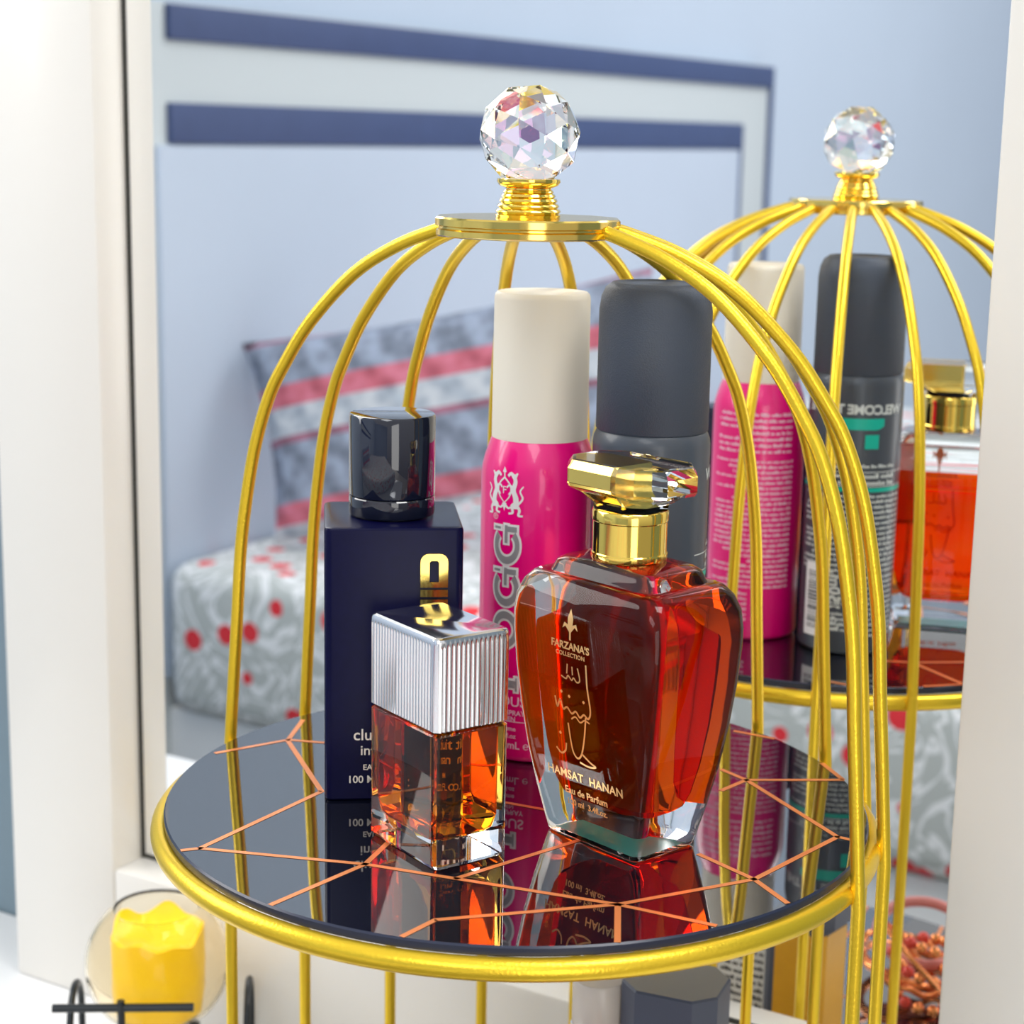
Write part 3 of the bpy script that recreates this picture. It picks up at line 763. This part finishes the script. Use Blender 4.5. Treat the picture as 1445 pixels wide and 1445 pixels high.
# ------------------------------------------------------------------ candle bowl on wire stand
CC = Vector((-.1790, .2120, 0))
ch = thing('candle_bowl', 'round clear glass bowl held in the black wire stand left of the rack', 'candle holder', (CC.x, CC.y, TABLE_Z))
GR = .0366; gzc = .066
bm = bmesh.new()
o_ = [(GR * math.cos(t), gzc + GR * math.sin(t)) for t in [R(-88 + 142 * k / 28) for k in range(29)]]
i_ = [((GR - .0014) * math.cos(t), gzc + (GR - .0014) * math.sin(t)) for t in [R(54 - 142 * k / 28) for k in range(29)]]
lathe(bm, o_ + i_, 64)
finish(bm, 'glass_bowl', M['candleglass'], ch, 60)
cd = thing('candle', 'yellow wax candle with a wavy melted rim inside the glass bowl', 'candle', (CC.x, CC.y, TABLE_Z))
bm = bmesh.new(); seg = 64; cr_ = .0232
def wav(a): return .0012 * math.sin(3 * a + .6) + .0010 * math.sin(7 * a + 2) + .0085 * max(0, math.cos(a - 1.45)) ** 14 + .0055 * max(0, math.cos(a - 2.7)) ** 10 + .004 * max(0, math.cos(a - .2)) ** 12 - .002
rings = []
for r, z, w_ in ((.0180, .040, 0), (.0222, .0405, 0), (cr_, .050, 0), (cr_, .068, .2), (cr_ * .99, .0835, 1), (cr_ * .90, .0842, 1), (cr_ * .80, .0805, .5), (.005, .0765, 0)):
    rings.append([((r + .0005 * math.sin(9 * 2 * PI * i / seg + z * 90)) * math.cos(2 * PI * i / seg), (r + .0005 * math.sin(9 * 2 * PI * i / seg + z * 90)) * math.sin(2 * PI * i / seg), z + w_ * wav(2 * PI * i / seg)) for i in range(seg)])
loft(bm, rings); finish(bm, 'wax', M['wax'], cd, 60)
ws = thing('wire_stand', 'black wire stand holding the glass candle bowl on the white table', 'stand', (CC.x, CC.y, TABLE_Z), R(5))
def loop(x):
    w2 = .020
    pts = [(x, -w2, .0018)] + [(x, -w2, .0018 + .030 * k / 4) for k in range(1, 5)] + [(x, -w2 + w2 * (1 - math.cos(t)), .0318 + .0215 * math.sin(t)) for t in [R(180 * k / 14) for k in range(1, 15)]] + [(x, w2, .0318 - .030 * k / 4) for k in range(1, 5)]
    bm = bmesh.new(); tube(bm, pts, .0018, 10); finish(bm, 'side_loop', M['wire'], ws, 60)
loop(-.0420); loop(.0455)
for y in (-.0375,):
    bm = bmesh.new(); tube(bm, [(-.0470, y, .0600), (.0210, y, .0590)], .0021, 12); finish(bm, 'cross_bar', M['wire'], ws, 40)
    bm = bmesh.new(); tube(bm, [(-.014, y - .0004, .0635), (-.014, y - .0004, .0018)], .0019, 12); finish(bm, 'post', M['wire'], ws, 40)
for y in (-.0200, .0200):
    bm = bmesh.new(); tube(bm, [(-.0420, y, .0020), (.0420, y, .0020)], .0018, 12); finish(bm, 'base_bar', M['wire'], ws, 40)
for x in (-.014, ):
    bm = bmesh.new(); tube(bm, [(x, -.0375, .0020), (x, .0375, .0020)], .0018, 12); finish(bm, 'base_bar', M['wire'], ws, 40)
bm = bmesh.new(); lathe(bm, [(.018, .0283), (.0205, .0283), (.0205, .0315), (.0192, .0315)], 40); 
for a in (0, 90, 180, 270):
    tube(bm, [(.0195 * math.cos(R(a)), .0195 * math.sin(R(a)), .0295), (.028 * math.cos(R(a)), .02 * math.sin(R(a)), .0020)], .0015, 8)
finish(bm, 'cradle', M['wire'], ws, 40)

# ------------------------------------------------------------------ bed across the room (seen in the mirror)
BW0, BW1 = .99, 2.88; HU = -1.236
bed = thing('bed', 'white bed frame whose pale headboard carries two navy bands', 'bed', at(-.3, 1.95, FLOOR_Z), ROTZ)
def bd(name, m, u0, u1, w0, w1, z0, z1, bev=0, parent=bed): return local_box(name, m, u0, u1, w0, w1, z0, z1, parent, bev, base=(-.3, 1.95, FLOOR_Z))
hb = bd('headboard', M['bedwhite'], HU + .003, HU + .030, BW0, BW1 - .012, FLOOR_Z, .395, .004)
def hbd(name, m, w0, w1, z0, z1, u0=HU + .028, u1=HU + .038, bev=.002): return bd(name, m, u0, u1, w0, w1, z0, z1, bev, hb)
hbd('navy_band', M['navy'], BW0 + .028, BW1, .350, .392)
hbd('navy_band', M['navy'], BW0 + .028, BW1 - .145, .226, .275)
hbd('navy_edge', M['navy'], BW1 - .011, BW1, -.45, .350)
hbd('navy_edge', M['navy'], BW1 - .160, BW1 - .145, -.45, .226)
hbd('padded_panel', M['bedpanel'], BW0 + .005, BW1 - .160, -.45, .224, bev=.004)
bd('side_rail', M['table'], HU + .03, .75, BW0 + .01, BW0 + .05, -.80, -.49, .004)
bd('side_rail', M['table'], HU + .03, .75, BW1 - .05, BW1 - .01, -.80, -.49, .004)
bd('foot_board', M['table'], .75, .79, BW0, BW1, FLOOR_Z, -.46, .006)
bd('slat_base', M['bedwhite'], HU + .04, .74, BW0 + .06, BW1 - .06, -.56, -.495)
bm = bmesh.new()
x0, x1, y0, y1 = -.855, 1.03, -.93, .91
box(bm, -.953, .93, -.92, .965, 0, .203, .032, segs=5)
for v in bm.verts:
    if v.co.z > .1: v.co.z += .010 * math.sin(v.co.x * 5) * math.sin(v.co.y * 6)
mt = finish(bm, 'mattress', M['cover'], None, 60, at(-.243, 1.945, -.489), ROTZ)
tag(mt, 'plump mattress in a grey swirl cover with red flowers, on the white bed', 'mattress')
# cushion leaning at the headboard corner
cu = bmesh.new()
n1 = 24; cw, chh, ct = .272, .134, .052
def cpt(i, j, s):
    a, b2 = -1 + 2 * i / n1, -1 + 2 * j / n1
    k = (1 - a ** 4) * (1 - b2 ** 4); pin = 1 - .05 * (1 - abs(a)) * abs(b2) - .05 * (1 - abs(b2)) * abs(a)
    return (a * cw * (1 - .06 * (1 - b2 * b2)), s * ct * max(k, 0) ** .45, b2 * chh * (1 - .10 * (1 - a * a)))
gr = {}
for s in (1, -1):
    for i in range(n1 + 1):
        for j in range(n1 + 1):
            edge = i in (0, n1) or j in (0, n1)
            if edge and s == -1: gr[i, j, s] = gr[i, j, 1]
            else: gr[i, j, s] = cu.verts.new(cpt(i, j, s))
    for i in range(n1):
        for j in range(n1):
            cu.faces.new((gr[i, j, s], gr[i + 1, j, s], gr[i + 1, j + 1, s], gr[i, j + 1, s]))
co = finish(cu, 'cushion', M['cushion'], None, 80, (-1.345, -.465, -.100))
co.rotation_euler = (Matrix.Rotation(R(-58), 3, 'Z') @ Matrix.Rotation(R(-12), 3, 'Y') @ Matrix.Rotation(R(14), 3, 'X')).to_euler()
tag(co, 'grey knit cushion with red stripes leaning on the headboard', 'cushion')

# ------------------------------------------------------------------ light
def area(name, loc, tgt, sx, sy, e, col):
    l = bpy.data.lights.new(name, 'AREA'); l.shape = 'RECTANGLE'; l.size = sx; l.size_y = sy; l.energy = e; l.color = col
    o = bpy.data.objects.new(name, l); COL.objects.link(o); o.location = loc
    o.rotation_euler = (Vector(tgt) - Vector(loc)).to_track_quat('-Z', 'Y').to_euler(); return o
area('window_light', at(-1.15, .45, .65), (0, 0, 0), .8, .9, 15, (1, .97, .92))
area('overhead_fill_light', at(.7, 3.1, 2.2), at(-.7, 3.0, .0), 1.6, 1.6, 40, (.95, .98, 1))  # added fill over the open-topped room, brightens the wall and bed
area('bed_side_fill_light', at(.55, .35, 1.25), at(-.2, 1.2, -.45), .5, .5, 11, (1, .99, .97))  # fill added to brighten the bed side, no lamp stands here
area('right_fill_light', at(2.1, 2.55, .0), at(0, 1.2, -.1), 1.1, 2.0, 20, (1, .985, .95))  # unseen light added to brighten fronts and give the black bottle its haze
w = bpy.data.worlds.new('daylight'); scene.world = w; w.use_nodes = True
nt = w.node_tree; bg = nt.nodes['Background']
tc = nt.nodes.new('ShaderNodeTexCoord'); sp = nt.nodes.new('ShaderNodeSeparateXYZ'); nt.links.new(tc.outputs['Generated'], sp.inputs[0])
rp = nt.nodes.new('ShaderNodeValToRGB'); mr = nt.nodes.new('ShaderNodeMapRange'); mr.inputs['From Min'].default_value = -1; mr.inputs['From Max'].default_value = 1
nt.links.new(sp.outputs['Z'], mr.inputs['Value']); nt.links.new(mr.outputs['Result'], rp.inputs['Fac'])
rp.color_ramp.elements[0].color = (.35, .33, .30, 1); rp.color_ramp.elements[0].position = .3
rp.color_ramp.elements[1].color = (1.0, 1.02, 1.05, 1); rp.color_ramp.elements[1].position = .75
nt.links.new(rp.outputs['Color'], bg.inputs['Color']); bg.inputs['Strength'].default_value = .8

# ------------------------------------------------------------------ camera
cam = bpy.data.cameras.new('camera'); co = bpy.data.objects.new('camera', cam); COL.objects.link(co); scene.camera = co
p, r = .20291, .01899
fwd = Vector((0, math.cos(p), -math.sin(p))); right = Vector((1, 0, 0)); up = right.cross(fwd)
c, s = math.cos(r), math.sin(r)
rr, uu = c * right + s * up, -s * right + c * up
co.matrix_world = Matrix(((rr.x, uu.x, -fwd.x, -.00367), (rr.y, uu.y, -fwd.y, -.64929), (rr.z, uu.z, -fwd.z, .24236), (0, 0, 0, 1)))
cam.sensor_width = 36; cam.lens = 2576.25 / 1445 * 36; cam.clip_start = .01
cam.dof.use_dof = True; cam.dof.focus_distance = .63; cam.dof.aperture_fstop = 64.2 / 4.2
scene.view_settings.view_transform = 'Standard'; scene.view_settings.look = 'None'; scene.view_settings.exposure = 0.0
cy = scene.cycles
cy.sample_clamp_indirect = 8; cy.max_bounces = 18; cy.transmission_bounces = 16; cy.glossy_bounces = 8; cy.blur_glossy = .3; cy.use_denoising = True
